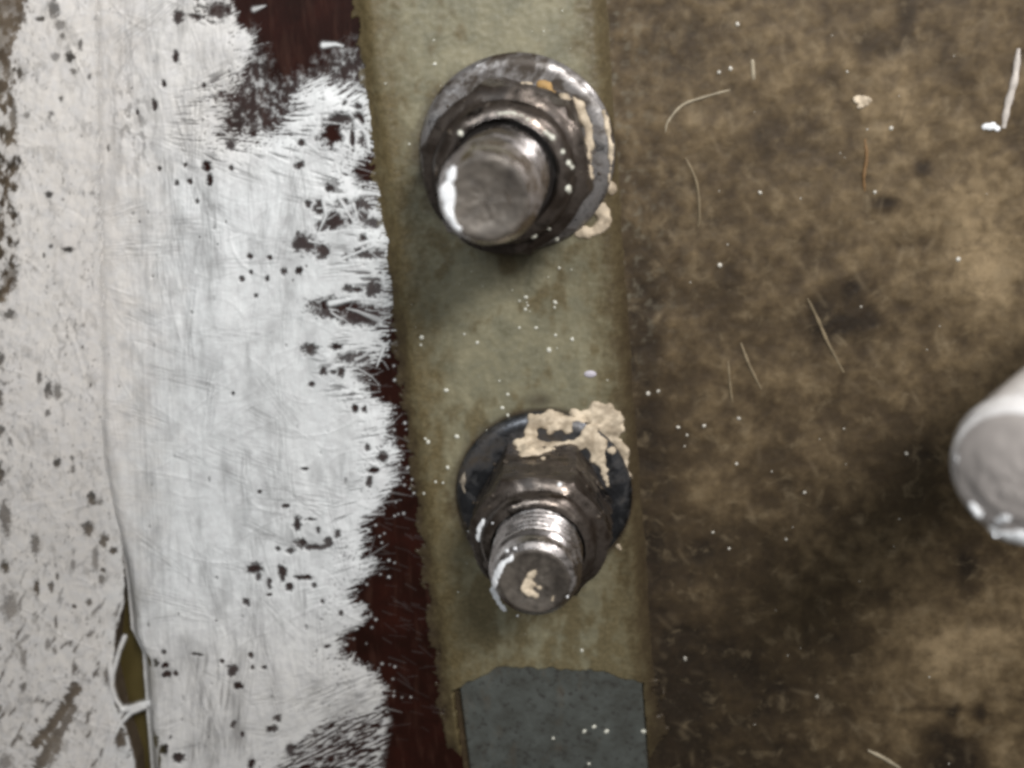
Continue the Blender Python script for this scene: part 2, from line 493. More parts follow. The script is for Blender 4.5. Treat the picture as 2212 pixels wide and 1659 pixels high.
for k in range(260):                                                  # short fibres pressed into the surface
    uu, vv = rf.uniform(1330, 2260), rf.uniform(-40, 1700)
    a = rf.normal(1.45 if vv < 700 else 1.0, .45); L = rf.uniform(15, 75); bnd = rf.normal(0, .25); amp = rf.uniform(.05, .26) * rf.choice([1, 1, -1])
    pts = [(uu + L * t * math.cos(a + bnd * t), vv + L * t * math.sin(a + bnd * t)) for t in np.linspace(-.5, .5, 6)]
    def ap(i, g, al): fib[i] += amp * g * np.sin(np.pi * np.clip(al, 0, 1)) ** .7
    stroke(u, v, pts, rf.uniform(4.0, 9.0), ap, False)
grey = sstep(0.05, 0.42, fbm(u / 24, v / 24, 101, 4)) * np.exp(-np.clip(side, 0, 999) / 70) * sstep(900, 650, v) * 1.0
bz = 0.006 * grain + 0.03 * patch + 0.009 * mott + 0.20 * np.maximum(0, x - 3.9) ** 2 * sstep(7, 0, abs(y + 4))
bz -= 0.02
bz += 0.012 * np.clip(fib, 0, 1)
base = link('base_surface', mesh_np('base_surface', np.stack([x, y, bz], 1), F, {'fib': np.clip(fib, 0, 1), 'pit': np.clip(-fib, 0, 1), 'tone': np.clip(tone, 0, 1), 'grey': grey}), M_BASE)
tag(base, 'rough grimy brown fibrous surface with dark blotches right of the strip', 'surface', kind='structure')
_bx, _by, _bzz = x, y, bz


# ================================================================== maroon panel and its white coat
def line_world(fn, vs, z=0.0, du=0.0):
    return [tuple(P(fn(vv) + du, vv, z)[:2]) for vv in vs]


VS = list(np.linspace(-250, 1950, 23))
poly = line_world(edge_u, VS, 0, 46) + line_world(strip_left, VS[::-1], 0, 30)
panel = slab('maroon_panel', poly, 0.0, 0.3, M_MAROON, bev=0.04)
tag(panel, 'glossy dark maroon panel brushed with white paint, reaching from the gap to the strip', 'panel', 'painted panels')

x, y, F = grid(-8.6, -1.3, -10.2, 4.6, 0.0105)
u, v = to_uv(x, y)
m0 = (u > 180) & (u < 960) & (v > -110) & (v < 1770)
vert = np.stack([x, y, np.zeros_like(x)], 1)
vert, F, at = trim(vert, F, m0, {'u': u, 'v': v})
u, v = at['u'], at['v']
sd = poly_sd(u, v, [(-400, -300)] + RIGHT + [(-400, 2000)])
br = fbm(u / 34, (v - 0.12 * u) / 4.2, 111, 3)                      # bristle marks, drawn out sideways
bl = fbm(u / 11, v / 11, 121, 4)
b2 = fbm(u / 42, v / 42, 131, 3)
fine = fbm(u / 6, v / 4.2, 127, 3)
fan = np.interp(v, [0, 180, 330, 480, 660, 850, 1100, 1700], [-.55, -.5, .35, .12, .05, -.12, -.3, -.35])
wv = v - fan * (u - 690)
feather = np.interp(v, [-50, 150, 200, 330, 400, 450, 580, 640, 700, 820, 880, 1100, 1300, 1700], [.3, .6, 1.4, 1.35, .9, 1.6, 1.5, 1.2, 1.45, 1.1, .75, .85, .6, .55])
br2 = fbm(u / 75, wv / 6.5, 115, 3, .7)
br3 = fbm(u / 55, wv / 3.6, 117, 2)
lim = sd + 8 * br + 8 * bl + 5 * b2 + 9 * fine + feather * (34 * br2 + 18 * br3)
cover = sstep(-4, 9, lim)
slit = fbm(u / 85, wv / 9, 119, 3, .6) + .45 * fbm(u / 60, v / 34, 129, 2)
cover = np.minimum(cover, 1 - .92 * sstep(.15, .36, slit) * sstep(40 + 85 * feather, 0, sd) * sstep(.45, .9, feather))
# coat thins towards its ragged edge and in dry-brushed streaks
thin = fbm((u - 0.06 * v) / 13, v / 120, 141, 4)
cover *= 1 - 0.17 * sstep(0.0, 0.55, thin) * sstep(30, 110, sd) * (0.35 + 0.65 * sstep(-.1, .3, fbm(u / 120, v / 160, 151, 2)))
cover *= 1 - 0.24 * sstep(-.1, .5, fbm(u / 60, v / 150, 153, 4)) * sstep(20, 120, sd)
cover *= 1 - 0.10 * sstep(260, 300, u) * sstep(430, 340, u) * sstep(330, 480, v) * sstep(.0, .5, fbm((u - .04 * v) / 7, v / 140, 155, 3) + .3)
cover *= 1 - 0.5 * sstep(-.02, .3, fbm(u / 16, v / 30, 157, 3)) * np.exp(-((u - 250 - .14 * v) / 45) ** 2 - ((v - 260) / 110) ** 2)
porous = fbm(u / 6.5, v / 7.5, 161, 3) + 0.35 * fbm(u / 45, v / 45, 163, 2)
rs = np.random.default_rng(404)
for k in range(170):                                                  # overlapping brush passes, some drier than others
    uu, vv = rs.uniform(230, 800), rs.uniform(-40, 1700)
    if rs.random() < .55: a_ = 1.5 + rs.normal(0, .18); L = rs.uniform(120, 420)
    else: a_ = float(np.interp(vv, [0, 180, 330, 480, 660, 850, 1100, 1700], [-.55, -.5, .35, .12, .05, .5, .45, -.35])) + rs.normal(0, .25); L = rs.uniform(70, 240)
    bnd = rs.normal(0, .22); w_ = rs.uniform(7, 24); amp = rs.uniform(.06, .26)
    pts = [(uu + L * t * math.cos(a_ + bnd * t), vv + L * t * math.sin(a_ + bnd * t)) for t in np.linspace(-.5, .5, 7)]
    ca, sa = math.cos(a_), math.sin(a_)

    def ap(i, g, al):
        bris = sstep(-.25, .35, fbm((u[i] * ca + v[i] * sa) / 60, (v[i] * ca - u[i] * sa) / 3.6, 600 + k, 2))
        cover[i] *= 1 - amp * np.clip(g * 1.3, 0, 1) * bris * sstep(0, .15, al) * sstep(1, .8, al)
    stroke(u, v, pts, w_, ap, False)
cover = np.minimum(cover, 1 - 0.85 * sstep(0.16, 0.44, porous) * sstep(120, 5, sd) * sstep(-.15, .25, fbm(u / 70, v / 70, 167, 2)))
# dry scumble over the maroon, top
scum = poly_sd(u, v, [(470, 120), (545, 60), (600, 170), (660, 150), (770, 85), (810, 130), (815, 210), (700, 185), (640, 225), (600, 300), (480, 300)])
sc = (sstep(-0.12, 0.6, fbm(u / 15, v / 17, 171, 4, .7) + 0.35 * b2) * .62 + .03) * sstep(-30, 42, scum + 20 * b2)
cover = np.maximum(cover, sc)
# combed streaks, bottom
comb = poly_sd(u, v, [(600, 1640), (650, 1595), (719, 1548), (830, 1495), (848, 1560), (826, 1680), (620, 1720)])
a = -0.42
cb = sstep(0.0, 0.32, fbm((u * math.cos(a) + v * math.sin(a)) / 30, (v * math.cos(a) - u * math.sin(a)) / 4.6, 181, 3) + 0.0035 * (80 - abs(comb - 20)) - .12)
cover = np.maximum(cover, cb * sstep(-6, 14, comb) * 0.85)
thinblue = poly_sd(u, v, [(610, 1520), (680, 1465), (800, 1450), (822, 1490), (805, 1530), (720, 1550)])
cover *= 1 - 0.42 * sstep(-15, 25, thinblue) * sstep(-.25, .35, fbm((u * math.cos(a) + v * math.sin(a)) / 40, (v * math.cos(a) - u * math.sin(a)) / 5, 191, 3))
tb2 = poly_sd(u, v, [(395, 1400), (530, 1400), (560, 1659), (400, 1659)])
cover *= 1 - 0.40 * sstep(-15, 35, tb2) * sstep(-.05, .45, fbm((u + .1 * v) / 9, v / 90, 193, 3))
punch(u, v, cover, 180, 900)
tb3 = poly_sd(u, v, [(415, -200), (510, -200), (512, 30), (470, 60), (415, 50)])
cover *= 1 - 0.8 * sstep(-5, 12, tb3) * sstep(-.1, .25, fbm(u / 14, v / 9, 197, 3))


def add_cover(pts, w, s, taper=True):
    def ap(i, g, al):
        cover[i] = np.maximum(cover[i], np.clip(g * 1.5, 0, 1) * s)
    stroke(u, v, pts, w, ap, taper)


for k in range(34):                                                   # hairs of paint strung over the bare patches
    rr2 = np.random.default_rng(900 + k); uu, vv = rr2.uniform(650, 800), rr2.choice([rr2.uniform(430, 560), rr2.uniform(640, 700), rr2.uniform(230, 330), rr2.uniform(740, 800)])
    a_ = rr2.normal(.25, .6); L = rr2.uniform(20, 70)
    add_cover([(uu + L * t * math.cos(a_ + (t - .5) * rr2.normal(0, .5)), vv + L * t * math.sin(a_ + (t - .5) * rr2.normal(0, .5))) for t in np.linspace(0, 1, 5)], rr2.uniform(1.3, 2.9), rr2.uniform(.35, .9))
for pts, w, s in [([(735, 423), (790, 416), (835, 419), (868, 414)], 7, .95), ([(700, 430), (706, 465), (690, 500)], 5, .9), ([(736, 430), (748, 450), (775, 495)], 4.5, .9),
                  ([(765, 440), (778, 480)], 3.5, .85), ([(690, 505), (760, 495), (850, 498)], 5, .9), ([(800, 455), (830, 470), (850, 495)], 4, .85),
                  ([(770, 530), (800, 520), (866, 517)], 6, 1), ([(715, 654), (765, 643), (810, 646), (848, 654)], 7, .95), ([(820, 690), (770, 670), (750, 665)], 6, .6),
                  ([(800, 720), (832, 745), (815, 790)], 5, .9), ([(770, 190), (815, 200), (818, 235)], 3.5, .7), ([(770, 262), (795, 290), (800, 330)], 6, .9),
                  ([(795, 235), (803, 280), (816, 315)], 3, .75), ([(700, 97), (725, 95), (742, 99)], 6, .95), ([(550, 20), (575, 12)], 5, .7), ([(770, 775), (795, 765)], 4, .8),
                  ([(735, 560), (790, 538), (840, 520)], 4, .9), ([(742, 285), (752, 300)], 6, .9), ([(690, 262), (745, 268)], 3.5, .6)]:
    add_cover(pts, w, s)
r2 = np.random.default_rng(77)
edgepts = np.array(RIGHT[3:57])
for k in range(420):                                                  # bristle wisps dragged past the edge
    j = r2.integers(0, len(edgepts) - 1); t = r2.random()
    e = edgepts[j] * (1 - t) + edgepts[j + 1] * t
    if e[1] < 0 or e[1] > 1659: continue
    a = r2.normal(float(np.interp(e[1], [0, 180, 330, 480, 660, 850, 1100, 1700], [-.55, -.5, .35, .12, .05, -.12, -.3, -.35])), 0.35); L = r2.uniform(4, 18) if k % 5 else r2.uniform(18, 60)
    add_cover([(e[0] - 12, e[1] - 12 * math.sin(a)), (e[0] + L * math.cos(a), e[1] + L * math.sin(a))], r2.uniform(1.3, 2.4), r2.uniform(.3, 1) * (1 if L < 20 else .4))
for k in range(150):                                                  # faint brush scratches across the maroon
    vv = r2.uniform(1050, 1600) if k < 90 else r2.uniform(560, 1000)
    uu = r2.uniform(strip_left(vv) - 110, strip_left(vv) + 5); a = r2.normal(.3 if vv > 1000 else 0.05, .25); L = r2.uniform(12, 42)
    add_cover([(uu, vv), (uu + L * math.cos(a), vv + L * math.sin(a))], r2.uniform(0.9, 1.5), r2.uniform(.01, .045), False)
for k in range(110):                                                  # flicked dots near the edge
    vv = r2.uniform(700, 1640); uu = np.interp(vv, edgepts[:, 1], edgepts[:, 0]) + abs(r2.normal(0, 26)) + 4
    rr = r2.uniform(1.2, 2.6)
    add_cover([(uu, vv), (uu + .5, vv)], rr, r2.uniform(.4, .9), False)
e = u - edge_u(v)
cover *= np.where(v < 900, sstep(-5, 22, e), 1) * sstep(-5, -1, e)
drop = 0.20 * sstep(840, 1330, v)
h = coat_relief(u, v)
hr = np.zeros_like(h); ridges(u, v, hr, cover, 420, 200, 860, 5); h += hr * np.where(v < 900, sstep(0, 50, e), 1)
fall = sstep(44, -2, e) ** 1.6
z = 0.022 + 0.03 * np.where(e < 60, 1, cover) * sstep(-4, 60, sd) + h * sstep(-5, 25, sd) * np.where(e < 60, 1, 0.35 + .65 * cover) - (drop + 0.06 * sstep(900, 1300, v)) * fall
# soft ridge of paint where the joint below is bridged
z += 0.05 * np.exp(-((e - 12) / 16) ** 2) * sstep(1150, 980, v) * sstep(780, 880, v)
z = np.maximum(z, 0.008 - 0.29 * fall * sstep(840, 1000, v))
warm = sstep(430, 210, u + 60 * b2 + 0.05 * (v - 800)) * 0.75
warm = np.maximum(warm, 0.5 * sstep(450, 250, v) * sstep(620, 480, u))
warm = np.maximum(warm, 0.45 * sstep(1200, 1500, v))
vert[:, 2] = z
keep = cover > 0.015
vert, F, at = trim(vert, F, keep, {'cover': np.clip(cover, 0, 1), 'warm': np.clip(warm, 0, 1)})
coat = link('white_paint', mesh_np('white_paint', vert, F, at), M_PAINT, panel)

# ================================================================== left panel and its coat
def left_edge(v): return np.interp(v, [-400, 900, 1300, 1375, 1450, 1535, 1570, 1659, 2100], [250, 262, 266, 246, 242, 248, 284, 296, 330])


ZL = lambda v: -0.20 * sstep(840, 1330, v)
poly = line_world(lambda vv: -900, VS, -.2) + line_world(left_edge, VS[::-1], -0.2, -4)
lpanel = slab('brown_panel', poly, -0.26, 0.3, M_BOARD, bev=0.03)
tag(lpanel, 'brown panel under patchy off-white paint, left of the dark gap', 'panel', 'painted panels')

x, y, F = grid(-10.2, -5.0, -10.2, 4.6, 0.0125)
u, v = to_uv(x, y, -0.1)
m0 = (u > -260) & (u < 345) & (v > -110) & (v < 1770)
vert = np.stack([x, y, np.zeros_like(x)], 1)
vert, F, at = trim(vert, F, m0, {'u': u, 'v': v})
u, v = at['u'], at['v']
cover = np.ones_like(u)
lb = np.interp(v, [-200, 0, 100, 300, 480, 600, 660, 720, 2000], [75, 72, 40, 50, 46, 42, 20, -40, -60])
bl = fbm(u / 13, v / 17, 211, 4); b2 = fbm(u / 40, v / 55, 221, 3)
frag = (u - lb) + 26 * bl + 18 * b2
far = sstep(-.05, .30, fbm(u / 22, v / 34, 231, 4) + 0.1) * (.30 + .70 * sstep(90, 260, v))
cover = np.maximum(np.maximum(sstep(-6, 8, frag), 0.85 * far), sstep(-2, -50, u + 20 * b2))
porous = fbm(u / 9, v / 15, 241, 3) + .4 * fbm(u / 60, v / 60, 243, 2)
cover = np.minimum(cover, 1 - 0.5 * sstep(0.30, 0.62, porous))
cover *= 1 - .75 * sstep(.18, .42, fbm((u + .5 * v) / 20, (v - .3 * u) / 46, 249, 4)) * sstep(1050, 1450, v)
cover *= 1 - .5 * sstep(.22, .5, fbm(u / 16, v / 30, 259, 4)) * sstep(130, 20, u)
swirl = fbm((u + 40 * b2) / 22, (v + 30 * b2) / 60, 245, 4)
cover *= 1 - .28 * sstep(.02, .5, swirl)
punch(u, v, cover, -200, 330)


rag = fbm((u * .9 + v * .45) / 16, (v * .9 - u * .45) / 7, 247, 4)


def cut(pts, w, s):
    def ap(i, g, al): cover[i] = np.minimum(cover[i], 1 - s * sstep(.15, .75, g + .9 * rag[i]))
    stroke(u, v, pts, w, ap, False)


cut([(160, 1490), (135, 1535), (105, 1575), (75, 1610)], 15, .95); cut([(155, 1535), (130, 1580), (118, 1625)], 12, .85); cut([(118, 1590), (80, 1660)], 16, .9)
cut([(2, 30), (60, 0)], 14, .9); cut([(0, 110), (30, 70)], 12, .8); cut([(55, 1380), (30, 1400)], 5, .5)
ov = u - left_edge(v)
cover *= sstep(2, -4, ov + 5 * bl)
# the gap and the strands of paint strung across it
gap = poly_sd(u, v, [(274, 1376), (297, 1420), (306, 1514), (318, 1659), (325, 1800), (300, 1800), (290, 1659), (275, 1595), (262, 1562), (246, 1530), (243, 1460), (256, 1420)])
cover = np.where(gap > -3, np.minimum(cover, sstep(2, -5, gap + 4 * bl)), cover)


def strand(pts, w, s=1.0):
    def ap(i, g, al): cover[i] = np.maximum(cover[i], np.clip(g * 1.8, 0, 1) * s)
    stroke(u, v, pts, w, ap, False)


STR = [([(318, 1524), (300, 1528), (278, 1535), (260, 1537)], 6.5), ([(262, 1538), (246, 1515), (237, 1480), (233, 1440), (236, 1425)], 4.2),
       ([(262, 1540), (246, 1567), (230, 1605), (215, 1660), (200, 1720)], 4.6), ([(266, 1380), (254, 1410), (240, 1460), (238, 1490), (226, 1525), (206, 1590), (185, 1665)], 4.2),
       ([(310, 1532), (280, 1543), (256, 1568), (240, 1600), (225, 1662)], 4)]
for pts, w in STR: strand(pts, w)
z = ZL(v) + 0.049 + coat_relief(u, v)
hz = np.zeros_like(z); ridges(u, v, hz, cover, 170, -60, 260, 15); z += hz * sstep(30, -10, u - edge_u(v) + 20)
for pts, w in STR:
    def ap(i, g, al): z[i] += 0.014 * g
    stroke(u, v, pts, w, ap, False)
z += 0.0 * ov
z = np.maximum(z, -0.255)
z = np.where(u > edge_u(v) + 22, np.minimum(z, ZL(v) + .004), z)
warm = sstep(430, 210, u + 60 * fbm(u / 42, v / 42, 131, 3) + 0.05 * (v - 800)) * 0.75
vert[:, 2] = z
vert, F, at = trim(vert, F, (cover > 0.015) & (u < edge_u(v) + 40), {'cover': np.clip(cover, 0, 1), 'warm': np.clip(warm, 0, 1)})
link('white_paint', mesh_np('white_paint', vert, F, at), M_PAINT, lpanel)

# ================================================================== metal strip with its resin
ZS = 0.09
poly = line_world(strip_left, VS, ZS, 44) + line_world(strip_right, VS[::-1], ZS, 0)
strip = slab('metal_strip', poly, ZS, 0.25, M_STRIP, bev=0.03)
tag(strip, 'flat greenish grey strip with two bolts, brown resin over its upper part', 'metal strip')

x, y, F = grid(-4.2, 1.6, -10.2, 4.6, 0.018)
u, v = to_uv(x, y, 0.08)
bl = fbm(u / 26, v / 40, 251, 4); b3 = fbm(u / 90, v / 120, 253, 3)
dl = u - strip_left(v); dr = strip_right(v) - u
end = np.interp(u, [900, 975, 1010, 1080, 1200, 1300, 1390, 1440, 1500], [1570, 1500, 1480, 1446, 1452, 1456, 1482, 1500, 1520]) + 8 * fbm(u / 30, v * 0 + 3.3, 261, 3)
inside = (end - v)
edgeband = np.minimum(dl - 4, dr + 26)                                      # narrow bead that continues down the strip's edges
keepband = np.maximum(inside, np.where((dl < 26) | (dr < -2), 20 - 0.12 * np.maximum(0, v - end), -50))
cover_r = np.minimum(np.minimum(dl + 14 + 26 * bl + 10 * fbm(u / 8, v / 8, 257, 3), dr + 44 + 34 * bl + 14 * fbm(u / 9, v / 9, 255, 3)), keepband)
dd = np.minimum(dl - 14, dr + 16)
h = 0.015 + (ZS - 0.003) * np.minimum(sstep(-22, 36, dl - 14), sstep(-14, 26, dr + 16)) + 0.012 * np.exp(-((dl - 30) / 14) ** 2)
h += 0.005 * bl + 0.006 * fbm(u / 12, v / 12, 271, 3)
h = h - np.where((dr < 60) & (inside > 12), 0.10 * sstep(-6, -58, dr), 0.12 * sstep(9, -3, cover_r))
edge = np.clip(sstep(135, 15, dl + 70 * bl + 40 * b3) * 0.95 + sstep(85, -10, dr + 55 * bl + 25 * b3) * 0.9, 0, 1)
edge = np.maximum(edge, .75 * sstep(-.02, .4, b3 + .5 * bl + 0.42 * sstep(850, 1420, v) - .08))  # browner towards the bottom: shade there put into the resin colour
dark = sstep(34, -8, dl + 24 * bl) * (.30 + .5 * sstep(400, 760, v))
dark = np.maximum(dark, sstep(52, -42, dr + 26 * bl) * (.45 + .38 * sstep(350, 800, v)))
for (wu, wv, wr) in ((1117, 331, 208), (1176, 1064, 189)):                      # grime round the washers, with contact shade painted in, broader at lower left
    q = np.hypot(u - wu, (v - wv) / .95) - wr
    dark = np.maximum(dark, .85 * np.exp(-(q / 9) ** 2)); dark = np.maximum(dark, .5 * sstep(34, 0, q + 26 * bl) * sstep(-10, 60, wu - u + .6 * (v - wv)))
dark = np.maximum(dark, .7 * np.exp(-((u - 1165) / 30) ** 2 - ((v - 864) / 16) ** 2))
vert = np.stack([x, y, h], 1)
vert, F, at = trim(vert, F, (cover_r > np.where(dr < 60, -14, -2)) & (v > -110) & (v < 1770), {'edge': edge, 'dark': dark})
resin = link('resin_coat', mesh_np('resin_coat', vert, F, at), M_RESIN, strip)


# ================================================================== bolts
def lathe(name, prof, n=96, thread=None, hexa=None, jitter=0.0, seed=0):
    """profile [(r, z)] turned about z; thread = (z0, z1, pitch, depth); hexa limits the radius of z < hexa[1] to a hexagon of inradius hexa[0]"""
    th = np.linspace(0, 2 * np.pi, n, endpoint=False)
    rr = np.array([p[0] for p in prof])[:, None] * np.ones(n)
    zz = np.array([p[1] for p in prof])[:, None] * np.ones(n)
    if hexa:
        a = (th + hexa[2]) % (np.pi / 3) - np.pi / 6
        lim = hexa[0] / np.cos(a)
        rr = np.minimum(rr, np.where(zz < hexa[1] + 1e-6, lim, 99))
    if thread:
        z0, z1, p, d = thread
        ph = (zz / p - th / (2 * np.pi)) % 1
        w = sstep(z0, z0 + p * .3, zz) * sstep(z1, z1 - p * .6, zz)
        rr = rr - d * w * abs(2 * ph - 1) ** 1.3
    if jitter:
        rr = rr * (1 + jitter * fbm(th[None, :] * 6 / np.pi * np.ones_like(rr) + seed, zz * 6, 400 + seed, 3) * (rr > 1e-4))
        zz = zz + jitter * 0.4 * fbm(th[None, :] * 5 / np.pi * np.ones_like(rr) + seed, rr * 9, 410 + seed, 3)
    X = rr * np.cos(th); Y = rr * np.sin(th)
    V3 = np.stack([X, Y, zz], -1).reshape(-1, 3)
    i = np.arange(len(prof) * n).reshape(len(prof), n)
    j = np.roll(i, -1, 1)
    Fq = np.stack([i[:-1], j[:-1], j[1:], i[1:]], -1).reshape(-1, 4)
    return mesh_np(name, V3, Fq)


def dense(prof, step=0.03):
    out = [prof[0]]
    for (r0, z0), (r1, z1) in zip(prof, prof[1:]):
        k = max(1, int(math.hypot(r1 - r0, z1 - z0) / step))
        out += [(r0 + (r1 - r0) * t / k, z0 + (z1 - z0) * t / k) for t in range(1, k + 1)]
    return out


def sharpen(me, ang=32):
    me.set_sharp_from_angle(angle=math.radians(ang))


def frame(ax):
    zz = ax.normalized(); yy = zz.cross(Vector((1, 0, 0))).normalized(); xx = yy.cross(zz)
    return Matrix((xx, yy, zz)).transposed().to_4x4()


def stud(label, base, tip, rs, rn, rw, nut_top, washer_mat, shank_mat, tip_mat, face, spin, hexang=0, with_nut=True, smooth=False):
    base = Vector(base); tip = Vector(tip); ax = (tip - base)
    L = ax.length
    root = bpy.data.objects.new('stud_bolt', None); COL.objects.link(root)
    root.empty_display_size = 0.3
    root.matrix_world = Matrix.Translation(base) @ frame(ax)
    tag(root, label, 'bolt', 'stud bolts')
    if with_nut:
        w = lathe('washer', dense([(rs * 1.05, .02), (rs * 1.05, .13), (rw - .10, .135), (rw - .035, .115), (rw, .075), (rw, .0), (rw - .03, -.03)]), 128, jitter=.006, seed=spin)
        sharpen(w); link('washer', w, washer_mat, root)
        ri = rn * .88
        zh = nut_top * .85
        prof = dense([(rs, .13), (rn * 1.2, .135), (rn * 1.2, zh - .13), (rn * .98, zh - .03), (rn * .90, zh + .02), (rn * .82, zh + .05),
                      (rn * .80, zh + (nut_top - zh) * .5), (rn * .775, nut_top - .05), (rn * .71, nut_top - .01), (rn * .65, nut_top), (rs * 1.16, nut_top - .03), (rs * 1.10, nut_top - .16), (rs * .9, nut_top - .2)], .025)
        nm = lathe('nut', prof, 144, hexa=(ri, zh - .015, math.radians(-hexang)), jitter=.04, seed=spin)
        sharpen(nm, 40); nut = link('nut', nm, M_NUT, root)
        ins = lathe('insert', dense([(rs * .8, nut_top - .16), (rs * 1.13, nut_top - .13), (rs * 1.13, nut_top - .25)], .03), 64)
        link('insert_ring', ins, M_INSERT, nut)
    zt = L
    prof = [(rs * .98, -.1)] + [(rs, z) for z in np.arange(0, zt - face['cham'], .0110)]
    ch, tp = face['cham'], face['taper']
    prof += dense([(rs, zt - ch), (rs * (1 - .30 * tp), zt - ch * .80), (rs * (1 - .42 * tp), zt - ch * .72), (rs * (1 - .38 * tp), zt - ch * .62), (rs * (1 - .5 * tp), zt - ch * .3), (rs * (1 - face['taper']), zt - .012)], .012)
    sh = lathe('shank', prof, 128, thread=(nut_top - .4 if with_nut else 0.2, zt - face['cham'], .09, .004 if smooth else .045), jitter=.006, seed=spin + 3)
    sharpen(sh, 50); shank = link('shank', sh, shank_mat, root)
    rf = rs * (1 - face['taper'])
    ep = dense([(rf, zt - .014), (rf * .93, zt), (rf * .80, zt + face['dome'] * .2), (rf * .55, zt + face['dome'] * .7), (rf * .25, zt + face['dome']), (.002, zt + face['dome'])], .014)
    em = lathe('end_face', ep, 96, jitter=.03, seed=spin + 6)
    link('end_face', em, tip_mat, shank)
    bpy.context.view_layer.update()
    return root


B1 = P(1118, 331, ZS); T1 = P(1049, 430, 2.75)
B2 = P(1176, 1064, ZS); T2 = P(1154, 1257, 2.1)
bolt_a = stud('steel stud with bright rimmed washer, flat dark end and putty down its right side', B1, T1, 116 * depth_of(T1) / FPX, .81, 1.00, 1.45,
              M_WASHER, M_SHANK, M_TIP, dict(cham=.30, taper=.19, dome=-.03), 1, 45)
bolt_b = stud('steel stud on black washer with thick beige putty above its tall nut', B2, T2, 103 * depth_of(T2) / FPX, .74, .98, 1.38,
              M_WASHER_D, M_SHANK, M_TIP, dict(cham=.22, taper=.24, dome=-.03), 4, 0)
T3 = PD(2208, 1036, 7.6); B3 = np.array([5.95, -2.33, 0.85])
bolt_c = stud('blurred bright stud poking in at the right edge, its shiny end towards the camera', B3, T3, .54, .9, 1.2, 1.2,
              M_WASHER, M_BRIGHT, M_PALE, dict(cham=.14, taper=.13, dome=.08), 2, smooth=True)


# ---- what sticks to them, dropped onto the surfaces along the line of sight
def bvh_of(objs):
    vs, fs = [], []
    for o in objs:
        off = len(vs); mw = o.matrix_world
        vs += [mw @ vv.co for vv in o.data.vertices]
        fs += [[off + i for i in p.vertices] for p in o.data.polygons]
    return BVHTree.FromPolygons(vs, fs)


def kids(o): return [c for c in o.children_recursive if c.type == 'MESH']


bpy.context.view_layer.update()
BVN1 = bvh_of(kids(bolt_a)); BVN2 = bvh_of(kids(bolt_b))
BV1 = bvh_of(kids(bolt_a) + [strip, resin]); BV2 = bvh_of(kids(bolt_b) + [strip, resin]); BVG = bvh_of([strip, resin])


def hit(bv, uu, vv):
    d = Vector(P(uu, vv, 0) - CAM).normalized()
    loc, nor, _, _ = bv.ray_cast(Vector(CAM), d)
    if loc is None:
        loc = Vector(P(uu, vv, 0.02)); nor = Vector((0, 0, 1))
    return loc, nor


def blobs(name, lumps, m, parent, bv=None, voxel=.022, rough=.018, seed=0, flat=.55):
    """lumps (u, v, radius in photo px) set on whatever surface lies there and fused into one skin"""
    bm = bmesh.new()
    for l in lumps:
        uu, vv, r = l[:3]
        loc, nor = hit(bv, uu, vv)
        R = r * depth_of(loc) / FPX
        q = nor.to_track_quat('Z', 'Y').to_matrix().to_4x4()
        M = Matrix.Translation(loc) @ q @ Matrix.Diagonal((R, R, max(R * flat, .018), 1))
        bmesh.ops.create_icosphere(bm, subdivisions=2, radius=1, matrix=M)
    me = bpy.data.meshes.new(name); bm.to_mesh(me); bm.free()
    o = bpy.data.objects.new(name, me); COL.objects.link(o)
    md = o.modifiers.new('fuse', 'REMESH'); md.mode = 'VOXEL'; md.voxel_size = voxel
    ms = o.modifiers.new('soft', 'SMOOTH'); ms.iterations = 3; ms.factor = .5
    dg = bpy.context.evaluated_depsgraph_get()
    fin = bpy.data.meshes.new_from_object(o.evaluated_get(dg))
    bpy.data.objects.remove(o)
    n = len(fin.vertices)
    co = np.empty(n * 3, np.float32); fin.vertices.foreach_get('co', co); co = co.reshape(-1, 3)
    no = np.empty(n * 3, np.float32); fin.vertices.foreach_get('normal', no); no = no.reshape(-1, 3)
    co = co + no * (rough * fbm(co[:, 0] * 7 + co[:, 2] * 3 + seed, co[:, 1] * 7 - co[:, 2] * 3, 500 + seed, 4))[:, None]
    mi = np.array(parent.matrix_world.inverted())
    co = co @ mi[:3, :3].T + mi[:3, 3]
    fin.vertices.foreach_set('co', np.ascontiguousarray(co, np.float32).ravel())
    fin.polygons.foreach_set('use_smooth', np.ones(len(fin.polygons), bool))
    bm = bmesh.new(); bm.from_mesh(fin); bpy.data.meshes.remove(fin)
    bm.verts.ensure_lookup_table()
    seen = set(); made = None
    for v0 in bm.verts:
        if v0.index in seen: continue
        comp = []; todo = [v0]; seen.add(v0.index)
        while todo:
            w = todo.pop(); comp.append(w)
            for e in w.link_edges:
                q = e.other_vert(w)
                if q.index not in seen: seen.add(q.index); todo.append(q)
        ix = {w.index: k for k, w in enumerate(comp)}
        fs = [[ix[q.index] for q in f.verts] for f in {f for w in comp for f in w.link_faces}]
        me = bpy.data.meshes.new(name); me.from_pydata([w.co for w in comp], [], fs)
        for p in me.polygons: p.use_smooth = True
        made = link(name, me, m, parent)
    bm.free()
    return made


def chain(pts, step=5):
    out = []
    for (a0, b0, r0), (a1, b1, r1) in zip(pts, pts[1:]):
        k = max(1, int(math.hypot(a1 - a0, b1 - b0) / step))
        out += [(a0 + (a1 - a0) * t / k + random.uniform(-1.5, 1.5), b0 + (b1 - b0) * t / k + random.uniform(-1.5, 1.5), (r0 + (r1 - r0) * t / k) * random.uniform(.55, 1.4)) for t in range(k)]
    return out + [pts[-1]]


def child(root, nm): return next(c for c in root.children_recursive if c.name.split('.')[0] == nm)


